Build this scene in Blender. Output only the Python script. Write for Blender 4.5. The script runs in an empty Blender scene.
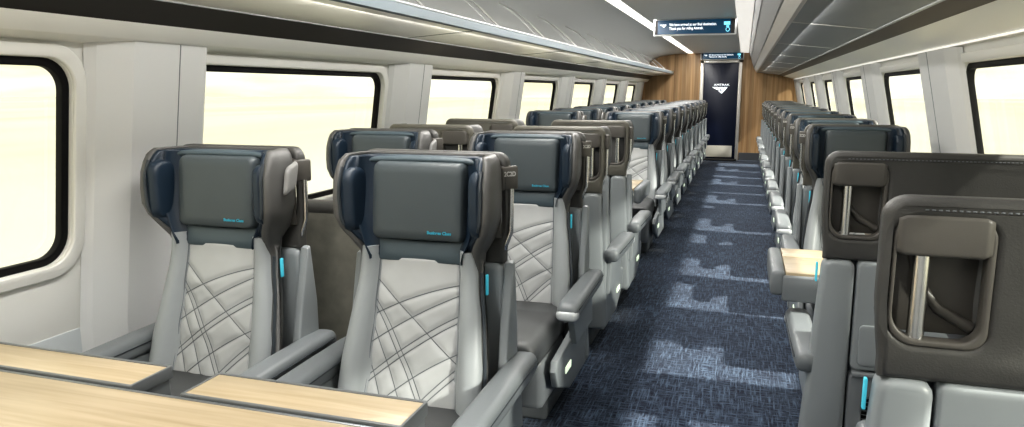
import bpy, bmesh, math, random
from mathutils import Vector, Matrix
random.seed(7)
PI = math.pi
sc = bpy.context.scene
COL = sc.collection

# ------------------------------------------------------------------ materials
def mat(name, color, rough=0.5, metal=0.0, bump=0.0, bscale=300, spec=0.5, coat=0.0, var=0.0, vscale=4, emit=None, estr=0, sheen=0.0):
    m = bpy.data.materials.new(name); m.use_nodes = True
    nt = m.node_tree; b = nt.nodes['Principled BSDF']
    b.inputs['Base Color'].default_value = (*color, 1)
    b.inputs['Roughness'].default_value = rough
    b.inputs['Metallic'].default_value = metal
    b.inputs['Specular IOR Level'].default_value = spec
    b.inputs['Coat Weight'].default_value = coat
    b.inputs['Sheen Weight'].default_value = sheen
    tc = nt.nodes.new('ShaderNodeTexCoord')
    if bump > 0:
        n = nt.nodes.new('ShaderNodeTexNoise'); n.inputs['Scale'].default_value = bscale
        n.inputs['Detail'].default_value = 2
        bm = nt.nodes.new('ShaderNodeBump'); bm.inputs['Strength'].default_value = bump
        bm.inputs['Distance'].default_value = 0.001
        nt.links.new(tc.outputs['Object'], n.inputs['Vector'])
        nt.links.new(n.outputs['Fac'], bm.inputs['Height'])
        nt.links.new(bm.outputs['Normal'], b.inputs['Normal'])
    if var > 0:
        n = nt.nodes.new('ShaderNodeTexNoise'); n.inputs['Scale'].default_value = vscale
        n.inputs['Detail'].default_value = 3
        r = nt.nodes.new('ShaderNodeValToRGB')
        r.color_ramp.elements[0].position = .3; r.color_ramp.elements[1].position = .7
        r.color_ramp.elements[0].color = (*[c*(1-var) for c in color], 1)
        r.color_ramp.elements[1].color = (*[min(1, c*(1+var)) for c in color], 1)
        nt.links.new(tc.outputs['Object'], n.inputs['Vector'])
        nt.links.new(n.outputs['Fac'], r.inputs['Fac'])
        nt.links.new(r.outputs['Color'], b.inputs['Base Color'])
    if emit:
        b.inputs['Emission Color'].default_value = (*emit, 1)
        b.inputs['Emission Strength'].default_value = estr
    return m

def streak_mat(name, c0, c1, stretch, scale=1.0, rough=.45, planks=None, spec=.4, coat=0.0, bump=0.15, pos=(.35, .7)):
    """wood-like grain: noise stretched along one axis; planks = (axis, width)"""
    m = bpy.data.materials.new(name); m.use_nodes = True
    nt = m.node_tree; b = nt.nodes['Principled BSDF']; N = nt.nodes; L = nt.links
    b.inputs['Roughness'].default_value = rough; b.inputs['Specular IOR Level'].default_value = spec
    b.inputs['Coat Weight'].default_value = coat; b.inputs['Coat Roughness'].default_value = .25
    tc = N.new('ShaderNodeTexCoord'); mp = N.new('ShaderNodeMapping')
    mp.inputs['Scale'].default_value = [s*scale for s in stretch]
    L.new(tc.outputs['Object'], mp.inputs['Vector'])
    vec = mp.outputs['Vector']
    n = N.new('ShaderNodeTexNoise'); n.inputs['Scale'].default_value = 1; n.inputs['Detail'].default_value = 6
    n.inputs['Distortion'].default_value = .6
    r = N.new('ShaderNodeValToRGB')
    r.color_ramp.elements[0].position = pos[0]; r.color_ramp.elements[1].position = pos[1]
    r.color_ramp.elements[0].color = (*c0, 1); r.color_ramp.elements[1].color = (*c1, 1)
    L.new(vec, n.inputs['Vector']); L.new(n.outputs['Fac'], r.inputs['Fac'])
    out = r.outputs['Color']
    if planks:
        ax, w = planks
        sx = N.new('ShaderNodeSeparateXYZ'); L.new(tc.outputs['Object'], sx.inputs['Vector'])
        d = N.new('ShaderNodeMath'); d.operation = 'DIVIDE'; d.inputs[1].default_value = w
        L.new(sx.outputs[ax], d.inputs[0])
        fl = N.new('ShaderNodeMath'); fl.operation = 'FLOOR'; L.new(d.outputs[0], fl.inputs[0])
        wn = N.new('ShaderNodeTexWhiteNoise'); wn.noise_dimensions = '1D'; L.new(fl.outputs[0], wn.inputs['W'])
        mr = N.new('ShaderNodeMapRange'); mr.inputs['To Min'].default_value = .75; mr.inputs['To Max'].default_value = 1.15
        L.new(wn.outputs['Value'], mr.inputs['Value'])
        mx = N.new('ShaderNodeVectorMath'); mx.operation = 'SCALE'
        L.new(out, mx.inputs[0]); L.new(mr.outputs['Result'], mx.inputs['Scale'])
        out = mx.outputs['Vector']
    L.new(out, b.inputs['Base Color'])
    bp = N.new('ShaderNodeBump'); bp.inputs['Strength'].default_value = bump; bp.inputs['Distance'].default_value = .001
    L.new(n.outputs['Fac'], bp.inputs['Height']); L.new(bp.outputs['Normal'], b.inputs['Normal'])
    return m

M = {}
M['quilt']   = mat('quilt_leather', (.49, .505, .51), .42, bump=.25, bscale=500, var=.05, vscale=9)
M['bolster'] = mat('bolster_leather', (.36, .385, .40), .38, bump=.25, bscale=500, var=.05)
M['thread']  = mat('seam_thread', (.17, .185, .2), .7)
M['shell']   = mat('shell_leather', (.115, .115, .113), .42, bump=.5, bscale=260, var=.08)
M['shell_dark'] = mat('back_leather', (.070, .069, .066), .45, bump=.6, bscale=260, var=.12, vscale=6)
M['tab'] = mat('pull_tab_leather', (.24, .24, .235), .45, bump=.3, bscale=300)
M['olive'] = mat('olive_back_leather', (.135, .130, .110), .5, bump=.5, bscale=260, var=.1)
M['housing'] = mat('handle_housing_plastic', (.105, .099, .09), .38, bump=.15, bscale=400)
M['navy']    = mat('navy_leather', (.016, .030, .050), .42, bump=.35, bscale=400, var=.08)
M['navy_top']= mat('slate_leather', (.085, .115, .135), .44, bump=.3, bscale=400, var=.05)
M['pillow']  = mat('slate_pillow_leather', (.070, .086, .095), .44, bump=.35, bscale=400, var=.06)
M['cushion'] = mat('seat_cushion_leather', (.09, .094, .098), .45, bump=.4, bscale=300, var=.08)
M['piping']  = mat('dark_piping', (.045, .055, .065), .5)
M['plastic'] = mat('light_grey_plastic', (.29, .315, .33), .38, spec=.5, bump=.06, bscale=600)
M['plastic2']= mat('mid_grey_plastic', (.21, .225, .24), .42, bump=.06, bscale=600)
M['foot']    = mat('pedestal_grey', (.13, .14, .15), .5)
M['arm']     = mat('armrest_grey', (.20, .218, .232), .4, bump=.25, bscale=350)
M['armcap']  = mat('armrest_cap', (.55, .58, .60), .3, spec=.6)
M['chrome']  = mat('brushed_chrome', (.80, .80, .79), .22, metal=1.0, bump=.05, bscale=80)
M['cyan']    = mat('cyan_tag', (.10, .62, .78), .4, emit=(.1, .7, .9), estr=.2)
M['lime']    = mat('pale_light_lens', (.75, .82, .70), .4, emit=(.75, .9, .65), estr=.9)
M['white_ink'] = mat('pale_lettering', (.62, .62, .60), .5)
M['cyan_ink']  = mat('cyan_lettering', (.05, .38, .52), .5, emit=(.05, .5, .7), estr=.05)
M['mesh']    = mat('black_pocket_net', (.012, .013, .014), .8)
M['fabric']  = mat('olive_grey_fabric', (.20, .195, .165), .95, bump=.8, bscale=240, var=.16, vscale=14, sheen=.2)
M['oak']     = streak_mat('pale_oak', (.38, .295, .18), (.56, .465, .325), (1.2, 22, 22), 1.6, .38, coat=.25, pos=(.25, .75))
M['oak_edge']= mat('table_metal_edge', (.30, .32, .34), .3, metal=.7)
M['oak_side']= mat('table_grey_edge', (.14, .15, .155), .4)
M['woodwall']= streak_mat('honey_wood_panel', (.34, .205, .10), (.50, .335, .18), (26, 26, .9), 1.0, .4, planks=(0, .085), bump=.1)
M['wall']    = mat('wall_white', (.82, .82, .79), .38, spec=.4)
M['pillar']  = mat('pillar_grey_white', (.74, .75, .75), .36, spec=.5)
M['wall_low']= mat('wall_pale_grey', (.62, .66, .68), .45)
M['valance'] = mat('valance_white', (.84, .84, .80), .33, spec=.5)
M['band']    = mat('dark_band', (.022, .019, .016), .45)
M['band_r']  = mat('brown_band', (.095, .075, .055), .5)
M['lip']     = mat('rack_lip_bluegrey', (.13, .165, .19), .4, metal=.0)
M['rail']    = mat('rack_rail', (.36, .38, .39), .35, metal=.1)
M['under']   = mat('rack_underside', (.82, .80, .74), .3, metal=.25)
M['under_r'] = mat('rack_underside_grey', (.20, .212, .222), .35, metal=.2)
M['lip_r']   = mat('rack_lip_silver', (.60, .60, .58), .3, metal=.3)
M['seam']    = mat('thin_seam', (.05, .05, .05), .6)
M['seam_l']  = mat('light_seam', (.62, .62, .60), .5)
M['ceiling'] = mat('ceiling_grey', (.72, .71, .69), .42, spec=.4)
M['ceil_side'] = mat('ceiling_side_grey', (.50, .51, .51), .35, spec=.5)
M['cove_dark'] = mat('cove_grey', (.17, .17, .17), .5)
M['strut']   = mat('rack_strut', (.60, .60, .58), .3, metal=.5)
M['rubber']  = mat('window_rubber_black', (.006, .006, .007), .6, spec=.2)
M['door']    = mat('navy_door', (.006, .010, .030), .35, bump=.05)
M['jamb']    = mat('door_jamb_aluminium', (.62, .60, .56), .35, metal=.4)
M['kick']    = mat('kick_plate', (.60, .58, .52), .45, metal=.2)
M['black']   = mat('matte_black', (.01, .01, .012), .6)
M['frame']   = mat('display_frame', (.62, .63, .63), .35, metal=.3)
M['screen']  = mat('display_screen', (.004, .025, .06), .25, emit=(.004, .05, .10), estr=.6)
M['scr_w']   = mat('display_white', (.9, .9, .9), .4, emit=(.85, .93, 1), estr=1.2)
M['scr_c']   = mat('display_cyan', (.2, .7, .85), .4, emit=(.25, .75, .9), estr=1.0)
M['base']    = mat('baseboard_grey', (.06, .065, .075), .55)
M['glow']    = mat('light_diffuser', (1, .97, .9), .5, emit=(1, .965, .90), estr=2.0)
M['glow_r']  = mat('light_diffuser_soft', (.9, .88, .82), .5, emit=(1, .965, .90), estr=.6)

def carpet_mat():
    m = bpy.data.materials.new('navy_carpet'); m.use_nodes = True
    nt = m.node_tree; b = nt.nodes['Principled BSDF']; N = nt.nodes; L = nt.links
    b.inputs['Roughness'].default_value = .95; b.inputs['Specular IOR Level'].default_value = .15
    b.inputs['Sheen Weight'].default_value = .15
    tc = N.new('ShaderNodeTexCoord')
    outs = []
    for st, seed in (((105, 7, 1), 0), ((13, 70, 1), 5), ((1.6, 1.3, 1), 9)):
        mp = N.new('ShaderNodeMapping'); mp.inputs['Scale'].default_value = st; mp.inputs['Location'].default_value = (seed, seed, 0)
        n = N.new('ShaderNodeTexNoise'); n.inputs['Scale'].default_value = 1; n.inputs['Detail'].default_value = 3
        n.inputs['Roughness'].default_value = .7
        L.new(tc.outputs['Object'], mp.inputs['Vector']); L.new(mp.outputs['Vector'], n.inputs['Vector'])
        r = N.new('ShaderNodeValToRGB'); r.color_ramp.elements[0].position = .47; r.color_ramp.elements[1].position = .72
        if seed == 9: r.color_ramp.elements[0].position = .3; r.color_ramp.elements[1].position = .7
        L.new(n.outputs['Fac'], r.inputs['Fac']); outs.append(r.outputs['Color'])
    mx = N.new('ShaderNodeMix'); mx.data_type = 'RGBA'; mx.blend_type = 'LIGHTEN'; mx.inputs[0].default_value = .8
    L.new(outs[0], mx.inputs[6]); L.new(outs[1], mx.inputs[7])
    m2 = N.new('ShaderNodeMix'); m2.data_type = 'RGBA'; m2.blend_type = 'MULTIPLY'; m2.inputs[0].default_value = .45
    L.new(mx.outputs[2], m2.inputs[6]); L.new(outs[2], m2.inputs[7])
    cr = N.new('ShaderNodeValToRGB')
    cr.color_ramp.elements[0].color = (.005, .010, .028, 1); cr.color_ramp.elements[1].color = (.15, .22, .33, 1)
    L.new(m2.outputs[2], cr.inputs['Fac']); L.new(cr.outputs['Color'], b.inputs['Base Color'])
    bp = N.new('ShaderNodeBump'); bp.inputs['Strength'].default_value = .5; bp.inputs['Distance'].default_value = .004
    L.new(mx.outputs[2], bp.inputs['Height']); L.new(bp.outputs['Normal'], b.inputs['Normal'])
    return m
M['carpet'] = carpet_mat()

def glass_mat():
    m = bpy.data.materials.new('window_glass'); m.use_nodes = True
    nt = m.node_tree; N = nt.nodes; L = nt.links
    N.remove(N['Principled BSDF']); o = N['Material Output']
    t = N.new('ShaderNodeBsdfTransparent'); t.inputs['Color'].default_value = (.97, .98, .96, 1)
    g = N.new('ShaderNodeBsdfGlossy'); g.inputs['Roughness'].default_value = .02
    mx = N.new('ShaderNodeMixShader')
    mx.inputs[0].default_value = .04; L.new(t.outputs[0], mx.inputs[1]); L.new(g.outputs[0], mx.inputs[2]); L.new(mx.outputs[0], o.inputs[0])
    return m
M['glass'] = glass_mat()

# ------------------------------------------------------------------ geometry helpers
def link(name, me, m, parent=None, smooth=True, loc=None, mods=()):
    if m is not None:
        me.materials.clear(); me.materials.append(m)
    if smooth:
        for p in me.polygons: p.use_smooth = True
    o = bpy.data.objects.new(name, me); COL.objects.link(o)
    if parent: o.parent = parent
    if loc: o.location = loc
    return o

def auto(o, ang=35):
    me = o.data
    bm = bmesh.new(); bm.from_mesh(me)
    for e in bm.edges:
        if len(e.link_faces) == 2 and e.calc_face_angle(0) > math.radians(ang): e.smooth = False
    bm.to_mesh(me); bm.free()
    return o

def mesh_from(name, verts, faces):
    me = bpy.data.meshes.new(name); me.from_pydata([tuple(v) for v in verts], [], faces); me.update(); return me

def box_bm(bm, lo, hi, bev=0.0, seg=2, rot=None, piv=None):
    b2 = bmesh.new(); bmesh.ops.create_cube(b2, size=1)
    c = [(lo[i]+hi[i])/2 for i in range(3)]; s = [abs(hi[i]-lo[i]) for i in range(3)]
    for v in b2.verts: v.co = Vector((v.co.x*s[0]+c[0], v.co.y*s[1]+c[1], v.co.z*s[2]+c[2]))
    if bev > 0:
        bmesh.ops.bevel(b2, geom=list(b2.edges), offset=min(bev, min(s)*.49), segments=seg, profile=.5, affect='EDGES')
    if rot is not None:
        p = Vector(piv or c)
        for v in b2.verts: v.co = rot @ (v.co-p) + p
    me = bpy.data.meshes.new('t'); b2.to_mesh(me); b2.free(); bm.from_mesh(me); bpy.data.meshes.remove(me)

def boxo(name, lo, hi, m, parent=None, bev=0.0, seg=2, rot=None, piv=None):
    bm = bmesh.new(); box_bm(bm, lo, hi, bev, seg, rot, piv)
    me = bpy.data.meshes.new(name); bm.to_mesh(me); bm.free()
    return auto(link(name, me, m, parent), 50 if bev else 30)

def loft(name, secs, m, parent=None, caps=True, closed=True, sharp=None):
    n = len(secs[0]); V = []; F = []
    for s in secs: V += s
    for i in range(len(secs)-1):
        for j in range(n if closed else n-1):
            a = i*n+j; b = i*n+(j+1) % n
            F.append((a, b, b+n, a+n))
    if caps and closed:
        F.append(tuple(range(n-1, -1, -1))); F.append(tuple(range((len(secs)-1)*n, len(secs)*n)))
    me = mesh_from(name, V, F)
    bm = bmesh.new(); bm.from_mesh(me); bmesh.ops.recalc_face_normals(bm, faces=bm.faces); bm.to_mesh(me); bm.free()
    o = link(name, me, m, parent)
    if sharp: auto(o, sharp)
    return o

def rrect(cx, cy, w, h, r, n=5):
    """rounded rectangle points, ccw"""
    P = []
    r = min(r, w/2-1e-4, h/2-1e-4)
    for (sx, sy, a0) in ((1, 1, 0), (-1, 1, PI/2), (-1, -1, PI), (1, -1, 3*PI/2)):
        for k in range(n+1):
            a = a0+PI/2*k/n
            P.append((cx+sx*(w/2-r)+r*math.cos(a), cy+sy*(h/2-r)+r*math.sin(a)))
    return P

def tube_bm(bm, pts, r, n=8, cap=True):
    pts = [Vector(p) for p in pts]; rings = []
    prev = None
    for i, p in enumerate(pts):
        d = (pts[min(i+1, len(pts)-1)]-pts[max(i-1, 0)]).normalized()
        up = Vector((0, 0, 1)) if abs(d.z) < .9 else Vector((0, 1, 0))
        a = d.cross(up).normalized(); b = d.cross(a).normalized()
        rings.append([bm.verts.new(p+a*r*math.cos(2*PI*k/n)+b*r*math.sin(2*PI*k/n)) for k in range(n)])
    for i in range(len(rings)-1):
        for k in range(n):
            bm.faces.new((rings[i][k], rings[i][(k+1) % n], rings[i+1][(k+1) % n], rings[i+1][k]))
    if cap:
        bm.faces.new(rings[0][::-1]); bm.faces.new(rings[-1])

def tube(name, pts, r, m, parent=None, n=10):
    bm = bmesh.new(); tube_bm(bm, pts, r, n); bmesh.ops.recalc_face_normals(bm, faces=bm.faces)
    me = bpy.data.meshes.new(name); bm.to_mesh(me); bm.free()
    return auto(link(name, me, m, parent), 50)

def curve_plate(name, outlines, depth, bevel, m, parent=None, plane='XZ', off=0.0, res=2, deform=None):
    """filled 2D outlines (first outer, others holes) extruded; plane XZ -> normal is Y"""
    cu = bpy.data.curves.new(name, 'CURVE'); cu.dimensions = '2D'; cu.fill_mode = 'BOTH'
    cu.extrude = max(depth/2-bevel, 0.0001); cu.bevel_depth = bevel; cu.bevel_resolution = res; cu.offset = -bevel
    for ol in outlines:
        sp = cu.splines.new('POLY'); sp.points.add(len(ol)-1); sp.use_cyclic_u = True
        for i, p in enumerate(ol): sp.points[i].co = (p[0], p[1], 0, 1)
    to = bpy.data.objects.new('tmp', cu); COL.objects.link(to)
    dg = bpy.context.evaluated_depsgraph_get(); dg.update()
    me = bpy.data.meshes.new_from_object(to.evaluated_get(dg)); bpy.data.objects.remove(to); bpy.data.curves.remove(cu)
    for v in me.vertices:
        x, y, z = v.co
        if plane == 'XZ': v.co = (x, -z+off, y)
        elif plane == 'YZ': v.co = (z+off, x, y)
        else: v.co = (x, y, z+off)
        if deform: v.co = deform(v.co.copy())
    me.name = name
    bm = bmesh.new(); bm.from_mesh(me); bmesh.ops.remove_doubles(bm, verts=bm.verts, dist=1e-5)
    bmesh.ops.recalc_face_normals(bm, faces=bm.faces); bm.to_mesh(me); bm.free()
    o = link(name, me, m, parent)
    return auto(o, 40)

def text(name, s, size, m, parent, loc, rot, depth=.0006, align='LEFT', bold=0.0, sx=1.0):
    cu = bpy.data.curves.new(name, 'FONT'); cu.body = s; cu.size = size; cu.extrude = depth; cu.align_x = align; cu.offset = bold
    to = bpy.data.objects.new('tmp', cu); COL.objects.link(to)
    dg = bpy.context.evaluated_depsgraph_get(); dg.update()
    me = bpy.data.meshes.new_from_object(to.evaluated_get(dg)); bpy.data.objects.remove(to); bpy.data.curves.remove(cu)
    R = rot.to_matrix() if hasattr(rot, 'to_matrix') else rot
    for v in me.vertices:
        v.co.x *= sx; v.co = R @ v.co + Vector(loc)
    return link(name, me, m, parent, smooth=False)
from mathutils import Euler
FACE_NEGY = Euler((PI/2, 0, 0))          # text readable when looking along +Y

def empty(name, loc=(0, 0, 0), rz=0, label=None, cat=None, group=None):
    o = bpy.data.objects.new(name, None); COL.objects.link(o); o.location = loc; o.rotation_euler = (0, 0, rz)
    o.empty_display_size = .1
    if label: o['label'] = label
    if cat: o['category'] = cat
    if group: o['group'] = group
    return o
def tag(o, label=None, cat=None, group=None, kind=None):
    if label: o['label'] = label
    if cat: o['category'] = cat
    if group: o['group'] = group
    if kind: o['kind'] = kind
    return o
def struct(o): o['kind'] = 'structure'; return o

def lerp(tab, z):
    if z <= tab[0][0]: return tab[0][1]
    for (a, va), (b, vb) in zip(tab, tab[1:]):
        if z <= b:
            t = (z-a)/(b-a); t = t*t*(3-2*t)*.5+t*.5
            return va+(vb-va)*t
    return tab[-1][1]

# ------------------------------------------------------------------ the seat (faces -Y, rear face of the back at y = 0)
SW = [(.28, .248), (.45, .248), (.60, .243), (.76, .222), (.86, .205), (.93, .206), (1.0, .236), (1.06, .252), (1.12, .255), (1.2, .252), (1.25, .246)]   # half width of shell
SF = [(.28, -.33), (.45, -.32), (.60, -.275), (.76, -.225), (.88, -.195), (.96, -.20), (1.05, -.24), (1.15, -.24), (1.25, -.205)]       # y of shell's front tips
YC = [(.28, -.28), (.45, -.255), (.60, -.215), (.75, -.178), (.9, -.148), (1.0, -.135), (1.26, -.11)]     # y of the backrest's front centre
ZT = 1.250

def U_sec(z, w, yf, yi, t, yr=-.035, n=7, flare=0.0):
    """closed U: outer path (front-left tip, round rear corners, front-right tip) then inner path back"""
    r = .06
    P = []
    out = [(-w-flare, yf+t*.5)]
    out += [(-w-flare*.4, (yf+yr)/2)]
    for k in range(n+1):
        a = PI+ (PI/2)*(-k/n) ; out.append((-w+r+r*math.cos(a), yr-r+r*math.sin(a)))
    for k in range(n+1):
        a = PI/2-(PI/2)*k/n ; out.append((w-r+r*math.cos(a), yr-r+r*math.sin(a)))
    out += [(w+flare*.4, (yf+yr)/2), (w+flare, yf+t*.5)]
    tipR = [(w+flare-t*.18, yf+t*.12), (w+flare-t*.5, yf), (w+flare-t*.82, yf+t*.12)]
    wi = w-t; ri = .05
    inn = [(wi+flare, yf+t*.5), (wi+flare*.4, (yf+yi)/2)]
    for k in range(n+1):
        a = (PI/2)*k/n; inn.append((wi-ri+ri*math.cos(a), yi-ri+ri*math.sin(a)))
    for k in range(n+1):
        a = PI/2+(PI/2)*k/n; inn.append((-wi+ri+ri*math.cos(a), yi-ri+ri*math.sin(a)))
    inn += [(-wi-flare*.4, (yf+yi)/2), (-wi-flare, yf+t*.5)]
    tipL = [(-w-flare+t*.82, yf+t*.12), (-w-flare+t*.5, yf), (-w-flare+t*.18, yf+t*.12)]
    return [Vector((x, y, z)) for x, y in out+tipR+inn+tipL]

def quilt_xyz(u, v):
    z = .44+v*(.925-.44)
    hw = .160-.022*v
    return Vector((u*hw, lerp(YC, z)-.012-.014*math.cos(u*PI/2)*(1), z))

LINES = []
def _add(p0, pm, p1):
    # quadratic through mid point
    c = (2*pm[0]-(p0[0]+p1[0])/2, 2*pm[1]-(p0[1]+p1[1])/2)
    L = []
    for k in range(25):
        t = k/24; L.append(((1-t)**2*p0[0]+2*t*(1-t)*c[0]+t*t*p1[0], (1-t)**2*p0[1]+2*t*(1-t)*c[1]+t*t*p1[1]))
    LINES.append(L)
_add((-1, .60), (0, .745), (1, .83)); _add((-1, .42), (0, .62), (1, .765))
_add((-1, .20), (0, .455), (1, .635)); _add((-1, .155), (0, .41), (1, .595))
_add((-.75, .02), (.1, .24), (1, .40)); _add((.0, 0), (.5, .17), (1, .31)); _add((.12, 0), (.55, .14), (1, .265))
_add((-1, .83), (-.1, .62), (1, .33)); _add((-1, .70), (-.25, .40), (.42, .0)); _add((-1, .655), (-.3, .36), (.32, .0))
_add((-1, .53), (-.5, .27), (-.08, .0)); _add((-1, .30), (-.75, .16), (-.55, 0))

def seg_dist(p, a, b):
    ax, ay = b[0]-a[0], b[1]-a[1]; l = ax*ax+ay*ay
    t = 0 if l == 0 else max(0, min(1, ((p[0]-a[0])*ax+(p[1]-a[1])*ay)/l))
    return math.hypot(p[0]-a[0]-t*ax, p[1]-a[1]-t*ay)

def build_quilt(parent, detail=True):
    nu, nv = (44, 72) if detail else (10, 14)
    ML = [[(u*.13, v*.485) for u, v in L[::3]] for L in LINES]
    V = []; F = []
    for j in range(nv+1):
        for i in range(nu+1):
            u = -1+2*i/nu; v = j/nv
            p = quilt_xyz(u, v)
            if detail:
                q = (u*.13, v*.485)
                d = min(seg_dist(q, L[k], L[k+1]) for L in ML for k in range(len(L)-1))
                p.y += .0045*math.exp(-(d/.008)**2)
            if i in (0, nu) or j in (0, nv): p.y += .012
            V.append(p)
    for j in range(nv):
        for i in range(nu):
            a = j*(nu+1)+i; F.append((a, a+1, a+nu+2, a+nu+1))
    me = mesh_from('quilted_panel', V, F)
    q = link('quilted_panel', me, M['quilt'], parent)
    V = []; F = []
    for L in LINES:
        P = [quilt_xyz(u, v) for u, v in L]
        for k, p in enumerate(P):
            d = P[min(k+1, 24)]-P[max(k-1, 0)]; s = Vector((-d.z, 0, d.x)).normalized()*.0016
            for sgn in (-1, 1): V.append(p+s*sgn+Vector((0, .0022, 0)))
            if k: n = len(V); F.append((n-4, n-3, n-1, n-2))
    link('stitching', mesh_from('stitching', V, F), M['thread'], q)
    return q

def pad_loft(name, cx, cz, w, h, y0, y1, m, parent, r=.03, n=6, lean=0.0, skew=0.0, edge=.4):
    """soft cushion: rounded-rect in XZ, domed towards -Y.  y0 back, y1 front"""
    secs = []
    K = 7
    for k in range(K+1):
        t = k/K*PI/2
        y = y0+(y1-y0)*math.sin(t); s = math.cos(t)**edge
        ww, hh = w*(.55+.45*s) if k == K else w-(1-s)*.05, h-(1-s)*.05
        if k == K: ww = w-.075; hh = h-.075
        P = rrect(cx, cz, max(ww, .01), max(hh, .01), r, n)
        secs.append([Vector((x+skew*(z-cz), y+lean*(z-cz), z)) for x, z in P])
    return loft(name, secs, m, parent)

def ABS_EX(hs, wide): return hs*(.41 if wide else .262)

def build_seat(hs, wide=False, plate=('2C', '2D'), tab=False):
    """hs = +1/-1: side (local x) of the grab handle; wide: back reaches the wall"""
    root = empty('passenger_seat')
    # --- shell behind and around
    secs = []
    zs = [.28, .36, .45, .55, .65, .75, .83, .89, .94, .98, 1.02, 1.06, 1.11, 1.17, 1.205, 1.23, 1.243, ZT]
    for z in zs:
        sh = 0 if z < 1.218 else (z-1.218)/(ZT-1.218)
        fl = .012 if z > 1 else 0
        secs.append(U_sec(z, lerp(SW, z)-.014*sh**2, lerp(SF, z)+.02*sh**2+.035*max(0, min(1, (.97-z)/.06)), lerp(YC, z)+.045, .034-.010*sh, yr=min(-.035, lerp(YC, z)+.085) if z < .95 else -.035, flare=fl))
    loft('shell', secs, M['shell'], root)
    # top roll closing the shell behind the pillow
    # --- light backrest body with side bolsters
    secs = []
    for z in [.40, .45, .52, .60, .68, .76, .83, .88, .92, .955]:
        w = lerp(SW, z)-.004-.02*max(0, (z-.90)/.055); yc = lerp(YC, z); yf = lerp(SF, z)
        hw = .160-.022*min(1, max(0, (z-.44)/.485))
        P = []
        n = 12
        for k in range(n+1):           # left bolster
            t = k/n; x = -w+(w-hw)*t
            y = yc+(yf+.002-yc)*math.sin(PI*(t*.82+.16))**.55
            P.append((x, y))
        for k in range(1, 8):
            x = -hw+2*hw*k/8; P.append((x, yc+.002))
        for k in range(n, -1, -1):
            t = k/n; x = w-(w-hw)*t
            y = yc+(yf+.002-yc)*math.sin(PI*(t*.82+.16))**.55
            P.append((x, y))
        P += [(w-.004, yc+.035), (-w+.004, yc+.035)]
        secs.append([Vector((x, y, z)) for x, y in P])
    br = loft('backrest', secs, M['bolster'], root, sharp=60)
    # seam lines across / along bolsters
    for s in (-1, 1):
        pts = []
        for k in range(14):
            z = .44+k/13*.49; hw = .160-.022*min(1, (z-.44)/.485)
            pts.append((s*(hw+.001), lerp(YC, z)-.012, z))
        tube('seam', pts, .0022, M['thread'], br, 5)
    build_quilt(br)
    # dark trim line between shell and backrest
    for s in (-1, 1):
        for za, zb_, kk in ((.42, .885, 1), (1.03, 1.21, 0)):
            pts = []
            for k in range(16):
                z = za+k/15*(zb_-za); fl = .012 if z > 1 else 0
                pts.append((s*(lerp(SW, z)-.030+fl+.032*kk), lerp(SF, z)+.002+.045*kk, z))
            tube('piping', pts, .006, M['piping'], root, 6)
    # --- navy headrest shell
    secs = []
    for z in [.915, .925, .95, .98, 1.01, 1.05, 1.10, 1.16, 1.20, 1.225, 1.237, 1.243]:
        sh = 0 if z < 1.21 else (z-1.21)/(1.243-1.21)
        bo = 0 if z > .95 else (.95-z)/.035
        w = lerp(SW, z)-.027; fl = .012 if z > 1 else 0
        secs.append(U_sec(z, w, lerp(SF, z)+.004+.02*sh**2+.035*min(1, max(0, (.985-z)/.05)), lerp(YC, z)-.015+.012*bo, .022, yr=lerp(YC, z)+.045, flare=fl))
    hr = loft('headrest', secs, M['navy'], root)
    # lower lighter band + top roll
    secs = []
    for z, d in ((.902, .0), (.910, .010), (.935, .014), (.965, .014), (.975, .010)):
        yc = lerp(YC, z)-.012
        secs.append([Vector((x, yc-d*(1-(abs(x)/.157)**6), z+.008*(x/.155)**4)) for x in [-.156+.312*k/16 for k in range(17)]] +
                    [Vector((x, yc+.03, z)) for x in [.156-.312*k/4 for k in range(5)]])
    loft('headrest_band', secs, M['navy_top'], hr, sharp=60)
    secs = []
    for k in range(9):
        a = PI*k/8; y = -.135-.045*math.cos(a*.5)*0; 
        secs.append([Vector((x, -.112-.026*math.sin(a), 1.232+.013*math.cos(a)-.006*(abs(x)/.2)**4)) for x in [-.205+.41*j/14 for j in range(15)]])
    loft('headrest_roll', secs, M['navy_top'], hr, closed=False, caps=False)
    pl = pad_loft('pillow', 0, 1.103, .318, .250, -.125, -.178, M['pillow'], hr, r=.022, lean=.09, edge=.45)
    text('lettering', 'Business Class', .0140, M['cyan_ink'], pl, (.040, -.1885, 1.006), FACE_NEGY, bold=.0004)
    for s in (-1, 1):
        secs = []
        K = 8
        for k in range(K+1):
            t = k/K*PI/2
            d = .034*math.sin(t); sc_ = math.cos(t)**.5 if k < K else .0
            P = rrect(0, 0, max(.02, .105*(.62+.38*sc_)), max(.04, .21*(.78+.22*sc_)), .042, 6)
            # pad lies in the wing's inner face: local axes Y (depth) and Z, normal -x*s
            secs.append([Vector((s*(.226-d- .10*max(0, q)), -.183+q, 1.105+p)) for q, p in P])
        loft('side_pad', secs, M['navy'], hr)
    # --- seat cushion
    secs = []
    for y, a, b, ww in ((-.80, .06, .335, .215), (-.815, .035, .36, .222), (-.805, .012, .375, .226), (-.77, .0, .372, .229), (-.60, -.006, .36, .231), (-.42, -.008, .36, .231), (-.27, -.008, .36, .229)):
        P = rrect(0, 0, 2*ww, .14-a*.6, .045, 5)
        secs.append([Vector((x, y, .400+z-a*.35)) for x, z in P])
    cu = loft('seat_cushion', secs, M['cushion'], root)
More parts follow.
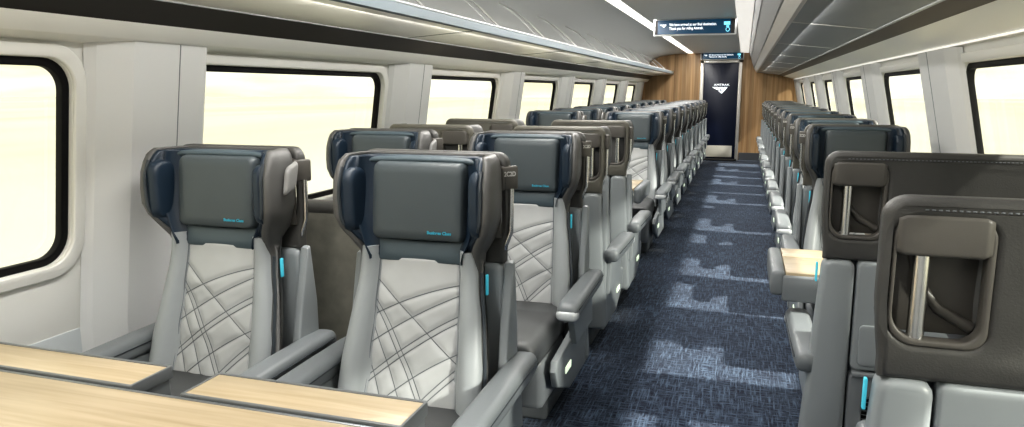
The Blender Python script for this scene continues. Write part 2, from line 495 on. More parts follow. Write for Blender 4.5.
    # --- base: side shrouds, pedestal
    for s in (-1, 1):
        x0 = .250
        # tapered wedge behind the armrest
        ol = [(-.062, .90), (-.040, .905), (-.012, .70), (-.005, .30), (-.005, .13), (-.40, .13), (-.62, .22), (-.66, .30), (-.64, .34), (-.30, .37), (-.16, .46), (-.11, .70)]
        sp = curve_plate('side_shroud', [ol], .032, .008, M['plastic'], root, plane='YZ', off=s*(x0+.018))
        boxo('light_lens', (s*(x0+.036)-.002, -.50, .235), (s*(x0+.036)+.002, -.40, .265), M['lime'], sp, bev=.001)
    boxo('base', (-.24, -.66, .12), (.225, -.03, .345), M['plastic2'], root, bev=.03)
    pd = boxo('pedestal', (-.20, -.50, 0.0), (.20, -.06, .13), M['foot'], root, bev=.02)
    # --- armrests
    for s in (-1, 1):
        xa = s*.312 if not wide else (s*.42 if s == hs else s*.33)
        dz = -.032 if not wide else -.06
        secs = []
        for y, zc, w, h in ((-.615, .575, .05, .03), (-.61, .575, .078, .055), (-.59, .577, .090, .068), (-.55, .579, .094, .074), (-.30, .583, .092, .078), (-.10, .586, .088, .078), (-.02, .586, .082, .074), (.0, .586, .07, .06)):
            secs.append([Vector((xa+x, y, zc+z+dz)) for x, z in rrect(0, 0, w, h, .026, 5)])
        am = loft('armrest', secs, M['arm'], root)
        bm = bmesh.new()
        for ss in (-1, 1):
            tube_bm(bm, [(xa+ss*.0455, -.58, .586+dz), (xa+ss*.047, -.5, .588+dz), (xa+ss*.045, -.03, .597+dz)], .0025, 5)
        me = bpy.data.meshes.new('armrest_seam'); bm.to_mesh(me); bm.free(); link('armrest_seam', me, M['piping'], am)
        secs = []
        for y, w, h in ((-.626, .055, .022), (-.621, .080, .036), (-.605, .094, .042), (-.585, .0965, .042)):
            secs.append([Vector((xa+x, y, .563+z+dz)) for x, z in rrect(0, 0, w, h, .018, 5)])
        loft('end_cap', secs, M['armcap'], am)
        ol = [(-.59, .520), (-.05, .523), (-.02, .33), (-.38, .33), (-.44, .45), (-.50, .495)]
        curve_plate('arm_support', [ol], .03, .008, M['plastic'], am, plane='YZ', off=xa-s*.02)
        # status tag
    stx, sty = (ABS_EX(hs, wide)+hs*.001, -.055) if wide else (hs*.2145, -.118)
    tg = boxo('status_light', (stx-.004, sty-.007, .805), (stx+.003, sty+.007, .872), M['cyan'], root, bev=.002)
    # --- back shell seen from behind
    if wide: xl, xr = (-.41, .385) if hs < 0 else (-.385, .41)
    else: xl, xr = -.262, .262
    cx = (xl+xr)/2; W = xr-xl
    ol = []
    # outline: rounded top corners, slight waist
    for k in range(9):
        a = PI/2*k/8; ol.append((xr-.045+.045*math.cos(a), ZT+.004-.045+.045*math.sin(a)))
    for k in range(9):
        a = PI/2+PI/2*k/8; ol.append((xl+.045+.045*math.cos(a), ZT+.004-.045+.045*math.sin(a)))
    ol += [(xl, 1.05), (xl+.006, .98), (xl+.012, .93), (xl+.012, .893), (xr-.012, .893), (xr-.012, .93), (xr-.006, .98), (xr, 1.05)]
    ex = xr if hs > 0 else xl                 # outer edge on handle side
    hx0 = ex-hs*.024; hx1 = ex-hs*.180
    def hole(g, zt=1.205, zb=.975):
        a, b = sorted((hx0+hs*g*.6, hx1-hs*g))
        P = []
        for (sx, sz, a0) in ((1, 1, 0), (-1, 1, PI/2), (-1, -1, PI), (1, -1, 3*PI/2)):
            r = .035
            if sz < 0 and sx == hs: r = .05
            X = b-r if sx > 0 else a+r; Z = zt+g-r if sz > 0 else zb-g+r
            for k in range(7):
                t = a0+PI/2*k/6; P.append((X+r*math.cos(t), Z+r*math.sin(t)))
        return P
    def bend(v):
        # both upright edges wrap forward (towards -y)
        d = max(0, abs(v.x-cx)-(W/2-.07))
        v.y -= 2.6*d*d
        return v
    bs = curve_plate('back_shell', [ol, hole(.006)], .055, .016, M['shell_dark'] if (wide or hs > 0) else M['olive'], root, off=-.022, res=3, deform=bend)
    fr = curve_plate('handle_frame', [hole(.009), hole(-.004)], .036, .005, M['housing'], bs, off=-.014, res=2, deform=bend)
    # recess behind the opening
    a, b = sorted((hx0, hx1))
    rp = boxo('handle_recess', (a-.004, -.062, .98), (b+.004, -.052, 1.215), M['housing'], bs, bev=.002)
    # diagonal inside the recess
    tube('recess_rib', [(hx0-hs*.03, -.048, 1.16), (hx0-hs*.055, -.046, 1.08), (hx0-hs*.09, -.045, 1.03), (hx1+hs*.008, -.045, .998)], .011, M['housing'], bs, 8)
    # bulging housing band over the top of the opening
    secs = []
    nb = 12
    for k in range(nb+1):
        t = k/nb; x = hx0-(hx0-hx1)*t
        d = max(0, abs(x-cx)-(W/2-.07)); y = -2.6*d*d
        top = 1.222-(.006 if k in (0, nb) else 0); bot = 1.142+(.006 if k in (0, nb) else 0)
        th = .012
        P = rrect(0, 0, .020, top-bot, .009, 4)
        secs.append([Vector((x, y-.002+p, (top+bot)/2+q)) for p, q in P])
    hb = loft('handle_housing', secs, M['housing'], bs)
    hxm = hx0-hs*.048
    tube('grab_handle', [(hxm, -.018, 1.18), (hxm, -.018, .975)], .0155, M['chrome'], bs, 16)
    # side number plate, turned 45 degrees between side and front
    ang = hs*PI/4
    px, py = (ex-hs*.040, -.055) if wide else (hs*.262, -.040)
    R3 = Euler((0, 0, ang)).to_matrix()
    pt = boxo('number_plate', (px-.030, py-.010, 1.135), (px+.030, py+.010, 1.212), M['housing'], bs, bev=.007, rot=R3, piv=(px, py, 1.17))
    o_ = Vector((px, py, 0))+R3 @ Vector((-.022, -.0104, 0))
    if not tab: text('number', plate[0]+plate[1], .021, M['white_ink'], pt, (o_.x, o_.y, 1.180), Euler((PI/2, 0, ang)), bold=.0004, sx=.8)
    # outer leather pull tab on the wing's side
    tb = pad_loft('pull_tab', 0, 0, .075, .095, 0, .016, M['tab'], root, r=.018, edge=.5) if tab else None
    if tb:
      for v in tb.data.vertices:
          x, y, z = v.co; v.co = (-hs*0+hs*(.268+y), -.125+x*.9+z*.25, 1.155+z+x*.3)
    if not wide:
        secs = []
        for k, (zz, w_) in enumerate(((1.035, .2), (1.045, .65), (1.07, .95), (1.11, 1.0), (1.14, .8), (1.155, .3))):
            secs.append([Vector((-hs*(.262+p), -.06+q, zz)) for p, q in rrect(.0, 0, .055*w_, .085*w_, .02*w_, 4)])
        loft('outer_handle', secs, M['housing'], root)
    # chrome strut beside the wing (side grab handle)
    if not wide: tube('side_bar', [(hs*.270, -.040, 1.14), (hs*.268, -.040, 1.0), (hs*.245, -.040, .94)], .009, M['chrome'], root, 10)
    if wide:
        for o_w in (x for x in root.children if x.name.startswith(('shell', 'headrest'))): o_w.location.z = -.06
    # stitched seam on the back top
    bm = bmesh.new()
    n = int((W-.12)/.011)
    for k in range(n):
        x = xl+.06+k*(W-.12)/n
        box_bm(bm, (x, .0045, ZT-.020), (x+.006, .0066, ZT-.0175))
    me = bpy.data.meshes.new('stitching'); bm.to_mesh(me); bm.free(); link('stitching', me, M['thread'], bs)
    # lower plastic
    sx = ex-hs*.115
    zb, zt = .13, .895
    a, b = sorted((ex-hs*.012, sx+hs*.003))
    def plate_o(x0, x1, z0, z1, r=.02): return rrect((x0+x1)/2, (z0+z1)/2, x1-x0, z1-z0, r, 4)
    def flare(v):
        v = bend(v); t = max(0, (.75-v.z)/.62)
        if (v.x-(ex-hs*.06))*hs > 0: v.x += hs*.045*t
        return v
    colm = curve_plate('side_column', [[(p[0], p[1]) for p in plate_o(a, b, zb, zt, .03)]+[]], .075, .018, M['plastic'], root, off=-.030, deform=flare)
    a, b = sorted((sx-hs*.003, (xl if hs > 0 else xr)+hs*.012))
    low = curve_plate('lower_panel', [plate_o(a, b, .52, zt, .02)], .055, .010, M['plastic'], root, off=-.026)
    lp = curve_plate('pocket_panel', [plate_o(a, b, zb, .508, .02), plate_o(a+.05, b-.05, .20, .42, .02)], .055, .010, M['plastic2'], root, off=-.030)
    boxo('ledge', (a+.006, -.02, .500), (b-.006, .012, .516), M['plastic2'], lp, bev=.004)
    boxo('storage_pocket', (a+.03, -.05, .17), (b-.03, -.04, .45), M['mesh'], lp)
    bm = bmesh.new()
    for k in range(15): z = .20+k*.0155; tube_bm(bm, [(a+.045, -.026, z), ((a+b)/2, -.012, z-.006), (b-.045, -.026, z)], .0018, 4)
    for k in range(int((b-a-.1)/.02)): x = a+.05+k*.02; tube_bm(bm, [(x, -.020, .20), (x, -.020, .42)], .0018, 4)
    me = bpy.data.meshes.new('net'); bm.to_mesh(me); bm.free(); link('net', me, M['plastic2'], lp)
    boxo('inner_frame', (xl+.035, -.052, .14), (xr-.035, -.044, .89), M['foot'], low)
    # folded tray outline / latch on the lower panel
    dx = (b-a)
    boxo('latch', ((a+b)/2-.03, -.004, .86), ((a+b)/2+.03, .006, .875), M['plastic2'], low, bev=.003)
    tb_ = curve_plate('cup_holder_cover', [plate_o(*sorted((a+.02 if hs < 0 else b-.02, (a+.12 if hs < 0 else b-.12))), .54, .68, .015)], .010, .003, M['plastic'], low, off=.003)
    return root

def copy_tree(o, parent=None):
    c = o.copy(); COL.objects.link(c)
    if parent: c.parent = parent
    for ch in [x for x in CH.get(o.name, [])]:
        copy_tree(ch, c)
    return c

protos = {}
protos['R'] = build_seat(1); protos['RT'] = build_seat(1, plate=('2 A', '2 B'), tab=True)
protos['L'] = build_seat(-1)
protos['RW'] = build_seat(1, wide=True)
CH = {}
def index():
    CH.clear()
    for o in COL.objects:
        if o.parent: CH.setdefault(o.parent.name, []).append(o)
index()
used = set()
def place(kind, x, y, rz, label, group):
    if kind in used: o = copy_tree(protos[kind])
    else: o = protos[kind]; used.add(kind)
    o.location = (x, y, 0); o.rotation_euler = (0, 0, rz)
    tag(o, label, 'seat', group)
    return o

XW, XA, XR = -1.725, -.965, .605          # window seat, aisle seat, single seat (centres)
GF = 'passenger seats facing the camera'; GA = 'passenger seats facing away'
place('RT', XW, 2.23, 0, 'nearest window seat, facing us, slate headrest pillow lit bright, behind the oak table', GF)
place('R', XA, 2.23, 0, 'nearest aisle seat facing us on the left, dark wide headrest, diamond quilted light grey back', GF)
place('RT', XW, 3.42, 0, 'second-row window seat facing us, only its slate headrest seen between the two nearest seats', GF)
place('R', XA, 3.42, 0, 'second-row aisle seat facing us on the left, shaded navy headrest and dark grey seat cushion', GF)
place('L', XW, 3.86, PI, 'window seat turned away, its dark back directly behind the second-row window seat', GA)
place('L', XA, 3.86, PI, 'aisle seat turned away, chrome grab handle showing just right of the second-row navy headrest', GA)
place('L', XW, 4.72, PI, 'olive-grey backed window seat turned away, before the far left table', GA)
place('L', XA, 4.72, PI, 'olive-grey backed aisle seat turned away, square handle opening, before the far left table', GA)
place('RW', .675, 1.50, PI, 'nearest seat on the right, wide charcoal back with stitched top and chrome grab handle', GA)
place('RW', .675, 2.56, PI, 'second seat on the right turned away, charcoal back over light grey panels', GA)
ordw = ['first', 'second', 'third', 'fourth', 'fifth', 'sixth', 'seventh', 'eighth', 'ninth', 'tenth', 'eleventh']
for i in range(9):
    y = 6.95+.985*i
    place('R', XA, y, 0, '%s aisle seat facing us beyond the far left table' % ordw[i], 'aisle seats in the far left rows')
    place('RT', XW, y, 0, '%s window seat facing us beyond the far left table' % ordw[i], 'window seats in the far left rows')
for i in range(11):
    y = 4.62+.985*i
    place('L', XR, y, 0, ('first single seat beyond the right table, blue-lit headrest and quilted back' if i == 0 else '%s single seat in the right row beyond the right table' % ordw[i]), 'single seats in the far right row')

for ch in protos['RW'].children:      # the nearest right seat has its aisle armrest folded in behind the back
    if ch.name.startswith(('armrest', 'arm_support')) and sum(v.co.x for v in ch.data.vertices)/len(ch.data.vertices) > .38: ch.location.x = -.13
# ------------------------------------------------------------------ low fabric divider between the two nearest seats
dv = empty('seat_divider', (-1.50, 2.50, 0), label='low olive-grey fabric divider with dark padded rim between the two nearest seats', cat='divider')
ol = [(x-0, z) for x, z in rrect(0, .56, .86, .86, .06, 6)]
curve_plate('fabric_panel', [ol], .06, .012, M['fabric'], dv)
pts = [(-.43, 0, .14)] + [(-.43, 0, .93), (-.415, 0, .965), (-.38, 0, .985), (.38, 0, .985), (.415, 0, .965), (.43, 0, .93)] + [(.43, 0, .14)]
tube('padded_rim', pts, .034, M['shell_dark'], dv, 12)
boxo('foot', (-.40, -.05, 0), (.40, .05, .15), M['foot'], dv, bev=.01)

# ------------------------------------------------------------------ tables
TZ = .72
tb = empty('folding_table', (-1.42, 1.0, 0), label='pale oak table with raised folding leaves across the bottom left corner', cat='table')
def L3(x, y, z): return (x+1.42, y-1.0, z)
boxo('tabletop', L3(-2.12, .55, TZ-.028), L3(-.675, 1.325, TZ), M['oak'], tb, bev=.003)
boxo('edge_trim', L3(-2.12, 1.325, TZ-.03), L3(-.675, 1.333, TZ+.001), M['oak_edge'], tb, bev=.001)
for x0, x1 in ((-2.10, -1.415), (-1.265, -.675)):
    lf = boxo('leaf', L3(x0+.006, 1.346, TZ-.020), L3(x1-.008, 1.470, TZ+.005), M['oak'], tb, bev=.002)
    curve_plate('leaf_rim', [rrect((x0+x1)/2+1.42, 1.408-1.0, x1-x0, .144, .006, 3), rrect((x0+x1)/2+1.42, 1.408-1.0, x1-x0-.014, .124, .003, 3)], .034, .002, M['oak_side'], lf, plane='XY', off=TZ-.010)
    boxo('leaf_panel', L3(x1-.05, 1.342, TZ-.10), L3(x1-.004, 1.474, TZ-.022), M['oak_side'], lf, bev=.008)
boxo('leg', L3(-1.62, .8, 0), L3(-1.52, 1.1, TZ-.03), M['foot'], tb, bev=.02)
boxo('support_beam', L3(-2.10, .85, TZ-.075), L3(-.85, 1.15, TZ-.028), M['oak_side'], tb, bev=.01)

def small_table(name, x0, x1, y0, y1, lab, aisle):
    t = empty(name, ((x0+x1)/2, (y0+y1)/2, 0), label=lab, cat='table')
    cx, cy = (x0+x1)/2, (y0+y1)/2; ym = cy+.06; X0, X1 = x0-cx, x1-cx
    boxo('tabletop', (X0+.012, ym-cy+.006, TZ-.03), (X1, y1-cy, TZ), M['oak'], t, bev=.003)
    boxo('leaf', (X0+.012, y0-cy+.01, TZ-.03), (X1, ym-cy-.006, TZ), M['oak'], t, bev=.003)
    boxo('hinge_strip', (X0+.012, ym-cy-.006, TZ-.03), (X1, ym-cy+.006, TZ-.004), M['oak_side'], t)
    if aisle > 0: boxo('grey_end', (X1-.0, y0-cy, TZ-.115), (X1+.06, y1-cy, TZ+.006), M['arm'], t, bev=.022)
    else: boxo('grey_end', (X0-.045, y0-cy, TZ-.10), (X0+.012, y1-cy, TZ+.004), M['arm'], t, bev=.016)
    boxo('front_rail', (X0, y0-cy-.006, TZ-.12), (X1, y0-cy+.02, TZ-.012), M['arm'], t, bev=.01)
    boxo('leg', (X0*.2-.06, .13 if aisle < 0 else -.06, 0), (X0*.2+.06, .22 if aisle < 0 else .10, TZ-.1), M['foot'], t, bev=.02)
    return t
small_table('dining_table', -2.10, -.76, 5.42, 5.98, 'far left oak table between the seats turned away and the seats facing us', 1)
small_table('dining_table', .185, 1.05, 3.06, 3.55, 'oak table on the right behind the second charcoal seat back', -1)

# ------------------------------------------------------------------ the car body
Y0, Y1 = -1.2, 15.9
def prism(name, prof, m, parent=None, y0=Y0, y1=Y1, sharp=30):
    """closed XZ profile extruded in Y"""
    return loft(name, [[Vector((x, y0, z)) for x, z in prof], [Vector((x, y1, z)) for x, z in prof]], m, parent, sharp=sharp)
def sheet(name, prof, m, parent=None, y0=Y0, y1=Y1, t=.012):
    """open XZ profile given a thickness (outwards = left normal)"""
    P = [Vector((x, z)) for x, z in prof]; off = []
    for i, p in enumerate(P):
        d = (P[min(i+1, len(P)-1)]-P[max(i-1, 0)]).normalized(); off.append(p+Vector((-d.y, d.x))*t)
    return prism(name, [tuple(p) for p in P]+[tuple(p) for p in off[::-1]], m, parent, y0, y1)

fl = boxo('floor', (-2.35, Y0, -.04), (1.35, Y1+.3, 0), M['carpet']); struct(fl)

# window recess geometry: wall sheet with holes, built by grid in (y, s) where s follows the wall curve
WL0, WP = -.02, 2.2            # window k spans y in [WL0+k*WP, +WW]
WW = 1.86
def wall_side(side, xwin, xlow, zt, name, y_start):
    # wall plane: quad strips with rounded window holes, made from a filled curve then leaned
    zb, ztop = .86, zt
    holes = []
    ys = [y_start+k*WP for k in range(8)]
    for y in ys:
        a, b = max(y, Y0+.05), min(y+WW, Y1-.05)
        if b-a < .3: continue
        holes.append((a, b))
    def X(z):   # leaning wall: inwards at the top
        if side < 0: return xwin-.10*(1.5-z)/.7 if z > .6 else xwin-.1286
        return xwin+.15*(1.5-z)/.7 if z > .6 else xwin+.1929
    def dfm(v):
        v.x += X(v.z); return v
    # the filled wall needs vertices along z for the lean: straight lean between .6 and top is linear, so split in two pieces
    up = curve_plate(name, [[(Y0, .6), (Y1, .6), (Y1, zt+.12), (Y0, zt+.12)]]+[rrect((a+b)/2, (zb+ztop)/2, b-a, ztop-zb, .10, 8) for a, b in holes],
                     .05, .004, M['wall'], None, plane='YZ', off=0.03*side, deform=dfm)
    struct(up)
    lo_x = X(.6)
    lw = boxo('wall_lower', (min(lo_x, lo_x+side*.06), Y0, 0), (max(lo_x, lo_x+side*.06), Y1, .602), M['wall_low'], up, bev=0)
    n = 1
    for (a, b) in holes:
        cy, cz = (a+b)/2, (zb+ztop)/2
        w = curve_plate('window_%d' % (n+(0 if side < 0 else 8)), [rrect(cy, cz, b-a+.004, ztop-zb+.004, .10, 8), rrect(cy, cz, b-a-.052, ztop-zb-.052, .078, 8)],
                        .030, .004, M['rubber'], None, plane='YZ', off=.035*side, deform=dfm)
        struct(w); w.name = 'window_%d' % (n+(0 if side < 0 else 8))
        g = curve_plate('window_pane', [rrect(cy, cz, b-a-.03, ztop-zb-.03, .08, 8)], .004, .0005, M['glass'], w, plane='YZ', off=.047*side, deform=dfm)
        r = curve_plate('window_surround', [rrect(cy, cz, b-a+.09, ztop-zb+.09, .13, 8), rrect(cy, cz, b-a+.002, ztop-zb+.002, .10, 8)], .018, .006, M['wall'], w, plane='YZ', off=-.001*side, deform=dfm)
        n += 1
    return up, X
wallL, XL = wall_side(-1, -2.12, -2.2, 1.552, 'wall_left', .0-2.2+.035+0)
wallR, XRf = wall_side(1, 1.0, 1.08, 1.575, 'wall_right', .02)

# pillars between windows (angular, protruding, covering the near end of each window)
def pillar(side, y0, y1, zt, zb, Xf, name, d=.085):
    """trapezoid plan: chamfer, broad face, chamfer"""
    def P(z):
        x = Xf(z); s = -side
        w = (z-zb)/(zt-zb)
        ya = y0-.0+.05*w*0; yb = y1+.10*(w)*0
        return [Vector((x+side*.0, ya, z)), Vector((x+s*d*.35, ya+.025, z)), Vector((x+s*d, ya+.13, z)), Vector((x+s*d, yb-.02, z)), Vector((x+s*d*.9, yb, z)), Vector((x+side*.0, yb, z))]
    o = loft(name, [P(zb), P(.6), P(zt)], M['pillar'], None, sharp=15); struct(o)
    xx = Xf
    V = []
    ym = y0+.13+(y1-y0-.15)*.62
    b = bmesh.new(); tube_bm(b, [(xx(.3)-side*(d+.0), ym, .3), (xx(.6)-side*(d), ym, .6), (xx(zt)-side*(d), ym, zt)], .0022, 5)
    me = bpy.data.meshes.new('panel_seam'); b.to_mesh(me); b.free(); link('panel_seam', me, M['thread'], o)
n = 1
for k in range(8):
    ya = 1.93+WP*(k-1)
    if ya < Y0: continue
    pillar(-1, ya, ya+.50, 1.66, .02, XL, 'trim_%d' % n); n += 1
for k in range(8):
    ya = 3.98+WP*(k-2)
    if ya < Y0: continue
    pillar(1, ya, ya+.70, 1.652, .02, XRf, 'trim_%d' % n, .055); n += 1

# valance + dark band (left)
H = 1.45
vl = prism('trim_%d' % n, [(-2.14, 1.60), (-2.00, 1.619), (-1.992, 1.622), (-1.95, 1.672), (-2.0, 1.675), (-2.14, 1.68)], M['valance']); struct(vl); n += 1
bl = prism('trim_%d' % n, [(-1.955, 1.672), (-1.87, 1.741), (-1.87, 1.76), (-2.1, 1.78), (-2.1, 1.67)], M['band']); struct(bl); n += 1
vr = prism('trim_%d' % n, [(1.08, 1.64), (.95, 1.657), (.93, 1.660), (.925, 1.668), (.72, 1.72), (.80, 1.74), (1.1, 1.72)], M['valance']); struct(vr); n += 1
ev = prism('trim_%d' % n, [(.936, 1.655), (.928, 1.655), (.925, 1.661), (.932, 1.663)], M['glow_r']); struct(ev); n += 1
br_ = prism('trim_%d' % n, [(.722, 1.721), (.62, 1.750), (.62, 1.77), (.9, 1.80), (1.0, 1.73)], M['band_r']); struct(br_); n += 1

# luggage racks
rk = empty('luggage_rack', (-1.5, 7.35, 1.8), label='long left overhead luggage rack with blue-grey lip, pale rail and slanted struts', cat='luggage rack')
def RK(p): return [(x+1.5, z-1.8) for x, z in p]
ry0, ry1 = Y0-7.35, Y1-7.35
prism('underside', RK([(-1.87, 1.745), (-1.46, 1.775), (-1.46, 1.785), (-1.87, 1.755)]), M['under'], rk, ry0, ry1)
prism('lip', RK([(-1.462, 1.773), (-1.448, 1.779), (-1.450, 1.822), (-1.475, 1.822)]), M['lip'], rk, ry0, ry1)
tube('rail', [(-1.456+1.5, ry0, 1.828-1.8), (-1.456+1.5, ry1, 1.828-1.8)], .0085, M['rail'], rk, 10)
prism('shelf', RK([(-1.475, 1.80), (-1.475, 1.806), (-2.02, 1.79), (-2.02, 1.775)]), M['ceil_side'], rk, ry0, ry1)
prism('edge_strip', RK([(-1.875, 1.741), (-1.862, 1.742), (-1.862, 1.750), (-1.875, 1.749)]), M['rail'], rk, ry0, ry1)
yy = 1.05
while yy < Y1-.7:
    y = yy-7.35
    pts = [(-1.462, y, 1.83)]
    for t in (.15, .3, .45, .6, .75, .9, 1.0):
        pts.append((-1.462-.42*t, y, 1.83+.30*t-.04*math.sin(t*PI)*-1))
    tube('strut', [(x+1.5, q, z-1.8) for x, q, z in pts], .0065, M['strut'], rk, 6)
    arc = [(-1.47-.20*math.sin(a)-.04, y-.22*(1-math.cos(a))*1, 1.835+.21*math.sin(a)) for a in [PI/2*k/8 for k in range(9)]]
    tube('divider_edge_glint', [(x+1.5, q, z-1.8) for x, q, z in arc], .0022, M['strut'], rk, 5)  # thin arcs modelled as reflections along the clear dividers' rounded edges
    yy += 1.1
for k in range(7):
    y = 1.7+k*2.2-7.35
    if y > ry1: break
    tube('underside_seam', [(-1.865+1.5, y, 1.7445-1.8), (-1.465+1.5, y, 1.7735-1.8)], .0014, M['seam'], rk, 4)

rr = empty('luggage_rack', (.4, 7.35, 1.8), label='right overhead luggage rack with grey panelled underside and silver lip', cat='luggage rack')
def RR(p): return [(x-.4, z-1.8) for x, z in p]
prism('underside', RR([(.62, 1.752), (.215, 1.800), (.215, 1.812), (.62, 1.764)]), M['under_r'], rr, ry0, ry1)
prism('lip', RR([(.216, 1.798), (.200, 1.803), (.158, 1.878), (.165, 1.884), (.225, 1.815)]), M['lip_r'], rr, ry0, ry1)
tube('rail', [(.155-.4, ry0, 1.889-1.8), (.155-.4, ry1, 1.889-1.8)], .006, M['rail'], rr, 8)
prism('edge_strip', RR([(.628, 1.747), (.614, 1.748), (.612, 1.757), (.626, 1.757)]), M['rail'], rr, ry0, ry1)
prism('shelf', RR([(.225, 1.83), (.225, 1.837), (1.05, 1.80), (1.05, 1.79)]), M['ceil_side'], rr, ry0, ry1)
for k in range(14):
    y = .55+k*1.8-7.35
    if y > ry1: break
    tube('underside_seam', [(.618-.4, y, 1.7515-1.8), (.218-.4, y, 1.7990-1.8)], .003, M['seam_l'], rr, 4)

# ceiling
cz = 2.20
ce = prism('ceiling', [(-1.05, cz), (-.12, cz), (-.12, cz+.03), (-1.05, cz+.03)], M['ceiling']); struct(ce)
prism('ceiling_cove_left', [(-1.17, cz), (-1.45, cz-.012), (-1.72, cz-.05), (-1.90, cz-.12), (-2.00, cz-.22), (-2.04, cz-.42), (-2.10, cz-.42), (-2.06, cz-.2), (-1.95, cz-.06), (-1.72, cz+.01), (-1.4, cz+.05), (-1.17, cz+.05)], M['ceil_side'], ce, sharp=40)
prism('ceiling_cove_right', [(.04, cz), (.06, cz+.05), (.45, cz+.04), (.95, cz-.05), (1.12, cz-.36), (1.05, cz-.38), (.88, cz-.10), (.45, cz-.01)], M['ceil_side'], ce, sharp=40)
prism('ceiling_panel_right', [(.045, cz), (.055, cz+.01), (.158, 1.892), (.150, 1.884)], M['cove_dark'], ce)
tube('panel_joint', [(.083, Y0, 2.07), (.083, Y1, 2.07)], .003, M['seam'], ce, 5)
l1 = prism('ceiling_light', [(-1.17, cz+.005), (-1.05, cz+.005), (-1.05, cz+.025), (-1.17, cz+.025)], M['glow']); tag(l1, 'long white light strip in the ceiling, left of the hanging display', 'light strip')
l2 = prism('ceiling_light', [(-.12, cz+.005), (.04, cz-.002), (.04, cz+.02), (-.12, cz+.025)], M['glow_r']); tag(l2, 'soft wide light strip in the ceiling, right of the hanging display', 'light strip')

# end wall
we = boxo('wall_far', (-2.2, Y1, 0), (1.25, Y1+.12, 2.3), M['woodwall']); struct(we)
wb = boxo('wall_near', (-2.3, Y0-.1, 0), (1.3, Y0, 2.4), M['wall']); struct(wb)
bb = boxo('baseboard_far', (-.06, Y1-.03, 0), (1.1, Y1+.02, .16), M['base']); struct(bb)
dr = boxo('door_1', (-.83, Y1-.035, .02), (-.14, Y1+.01, 2.0), M['door'], bev=.004); struct(dr)
for x0, x1 in ((-.90, -.83), (-.14, -.075)):
    boxo('door_jamb', (x0, Y1-.06, 0), (x1, Y1+.01, 2.05), M['jamb'], dr, bev=.004)
boxo('door_head', (-.90, Y1-.06, 2.0), (-.075, Y1+.01, 2.05), M['jamb'], dr, bev=.004)
boxo('kick_plate', (-.80, Y1-.050, .06), (-.20, Y1-.035, .30), M['kick'], dr, bev=.002)
boxo('threshold', (-.88, Y1-.30, .0), (-.10, Y1-.04, .03), M['black'], dr, bev=.005)
lg = text('lettering', 'AMTRAK', .058, M['scr_w'], dr, (-.62, Y1-.038, 1.535), FACE_NEGY, sx=1.35)
def logo(name, parent, cx, cz_, s, y, m):
    # three swept chevron bands like rails running to a point
    V = []; F = []
    def quad(pts):
        n0 = len(V)
        for x, z in pts: V.append((cx+x*s, y, cz_+z*s))
        F.append(tuple(range(n0, n0+len(pts))))
    quad([(-1.0, .34), (-.25, .34), (.12, .06), (-.30, -.02)])
    quad([(-.12, .34), (.42, .34), (.48, -.02), (.22, .02)])
    quad([(.54, .34), (1.0, .34), (.30, -.50), (-.16, -.18), (.44, -.10)])
    quad([(-.22, -.08), (.10, -.02), (-.02, -.12)])
    return link(name, mesh_from(name, V, F), m, parent, smooth=False)
logo('emblem', dr, -.50, 1.455, .155, Y1-.0375, M['scr_w'])

def display(name, cx, y, zc, w, h, lab, fw=.018):
    d = empty(name, (cx, y, zc), label=lab, cat='display')
    boxo('display_frame', (-w/2, 0, -h/2), (w/2, .05, h/2), M['frame'], d, bev=.006)
    s = boxo('screen', (-w/2+fw, -.004, -h/2+fw), (w/2-fw, .002, h/2-fw), M['black'], d)
    boxo('screen_field', (-w/2+fw+.028, -.0052, -h/2+fw), (w/2-fw-.04, -.0045, h/2-fw), M['screen'], s)
    k = w/.85
    text('first_line', 'We have arrived at our final destination.', .040*k, M['scr_w'], s, (-w/2+.165*k, -.0056, .012*k), FACE_NEGY, depth=.0002, bold=.0006*k, sx=.74)
    text('second_line', 'Thank you for riding Amtrak.', .040*k, M['scr_w'], s, (-w/2+.165*k, -.0056, -.027*k), FACE_NEGY, depth=.0002, bold=.0006*k, sx=.74)
    logo('emblem', s, -w/2+.10*k, .015*k, .036*k, -.0056, M['scr_w'])
    boxo('weather_icon', (w/2-.128*k, -.0062, .012*k), (w/2-.066*k, -.0056, .045*k), M['scr_c'], s)
    tube('dial_icon', [(w/2-.088*k+.018*k*math.cos(a), -.006, -.034*k+.020*k*math.sin(a)) for a in [2*PI*q/16 for q in range(17)]], .003*k, M['scr_c'], s, 5)
    boxo('bar_icon', (w/2-.105*k, -.0062, -.008*k), (w/2-.075*k, -.0056, .004*k), M['scr_c'], s)
    return d
dp = display('information_display', -.545, 8.15, 2.112, .86, .185, 'blue information display hanging from the ceiling in the middle of the car')
boxo('ceiling_bracket', (-.30, .01, .085), (.30, .045, .092), M['frame'], dp, bev=.004)
display('information_display', -.48, Y1-.10, 2.135, .86, .155, 'small blue information display fixed above the far navy door')

# ------------------------------------------------------------------ outside
gd = boxo('ground', (-250, -200, -1.4), (250, 260, -1.3), streak_mat('pale_ground', (.31, .30, .235), (.34, .34, .31), (.05, .012, 1), 1.0, .95, spec=.05, bump=0)); struct(gd)

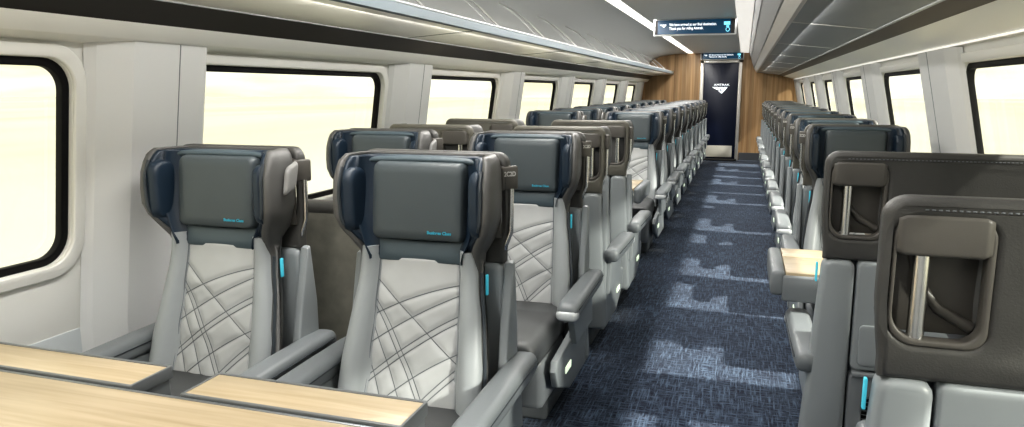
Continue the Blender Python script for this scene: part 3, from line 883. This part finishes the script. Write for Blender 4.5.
w = bpy.data.worlds.new('World'); sc.world = w; w.use_nodes = True
nt = w.node_tree; N = nt.nodes; L = nt.links
bg = N['Background']
tc = N.new('ShaderNodeTexCoord'); mp = N.new('ShaderNodeMapping'); mp.inputs['Scale'].default_value = (2.0, 2.0, 12)
ns = N.new('ShaderNodeTexNoise'); ns.inputs['Scale'].default_value = 2.2; ns.inputs['Detail'].default_value = 3
rp = N.new('ShaderNodeValToRGB')
rp.color_ramp.elements[0].position = .38; rp.color_ramp.elements[0].color = (.92, .84, .56, 1)
rp.color_ramp.elements[1].position = .60; rp.color_ramp.elements[1].color = (1.0, .99, .88, 1)
L.new(tc.outputs['Generated'], mp.inputs['Vector']); L.new(mp.outputs['Vector'], ns.inputs['Vector']); L.new(ns.outputs['Fac'], rp.inputs['Fac'])
L.new(rp.outputs['Color'], bg.inputs['Color']); bg.inputs['Strength'].default_value = 1.32

sl = bpy.data.lights.new('sun', 'SUN'); sl.energy = 8.0; sl.angle = math.radians(2.0); sl.color = (1, .96, .88)
so = bpy.data.objects.new('sun', sl); COL.objects.link(so)
SUNDIR = Vector((-.62, .08, -.66))
so.rotation_euler = SUNDIR.to_track_quat('-Z', 'Y').to_euler()

s2 = bpy.data.lights.new('seat_fill_sun', 'SUN'); s2.energy = 3.5; s2.angle = math.radians(3); s2.color = (1, .97, .9)  # added second sun, a soft fill standing in for bounce on the seats
so2 = bpy.data.objects.new('seat_fill_sun', s2); COL.objects.link(so2)
so2.rotation_euler = Vector((-.75, .45, -.36)).to_track_quat('-Z', 'Y').to_euler()

def area(name, loc, sx, sy, e, rot=(0, 0, 0), col=(1, .97, .92)):
    a = bpy.data.lights.new(name, 'AREA'); a.shape = 'RECTANGLE'; a.size = sx; a.size_y = sy; a.energy = e; a.color = col
    o = bpy.data.objects.new(name, a); COL.objects.link(o); o.location = loc; o.rotation_euler = rot; return o
for y in (1.5, 5.5, 9.5, 13.5):
    area('strip_light_left', (-1.05, y, 2.195), .2, 3.8, 46)
    area('strip_light_right', (-.04, y, 2.19), .12, 3.8, 10)

def facing(o, d): o.rotation_euler = Vector(d).to_track_quat('-Z', 'Z').to_euler(); return o
for y in (3.2, 11.0):
    a_ = area('valance_fill_left', (-1.52, y, 1.765), .05, 7.6, 16); a_.rotation_euler = (0, math.radians(48), 0)  # added fill, not a fitted lamp: brightens the left valance and pillars
    a_ = area('valance_fill_right', (.30, y, 1.78), .05, 7.6, 10); a_.rotation_euler = (0, math.radians(-48), 0)  # same added fill for the right valance and pillars
# ------------------------------------------------------------------ camera
cd = bpy.data.cameras.new('camera'); cam = bpy.data.objects.new('camera', cd); COL.objects.link(cam)
cd.sensor_width = 36; cd.lens = 726/1024*36; cd.clip_start = .02
cam.location = (0, 0, 1.45)
cam.rotation_euler = (PI/2-math.radians(9.66), 0, math.radians(17.55))
sc.camera = cam
sc.view_settings.view_transform = 'Standard'; sc.view_settings.look = 'None'; sc.view_settings.exposure = 0
try: sc.view_settings.look = 'Medium High Contrast'
except Exception as e: print('LOOK', e)
sc.cycles.use_denoising = True
sc.cycles.max_bounces = 8; sc.cycles.diffuse_bounces = 4; sc.cycles.transparent_max_bounces = 12
sc.cycles.sample_clamp_indirect = 4
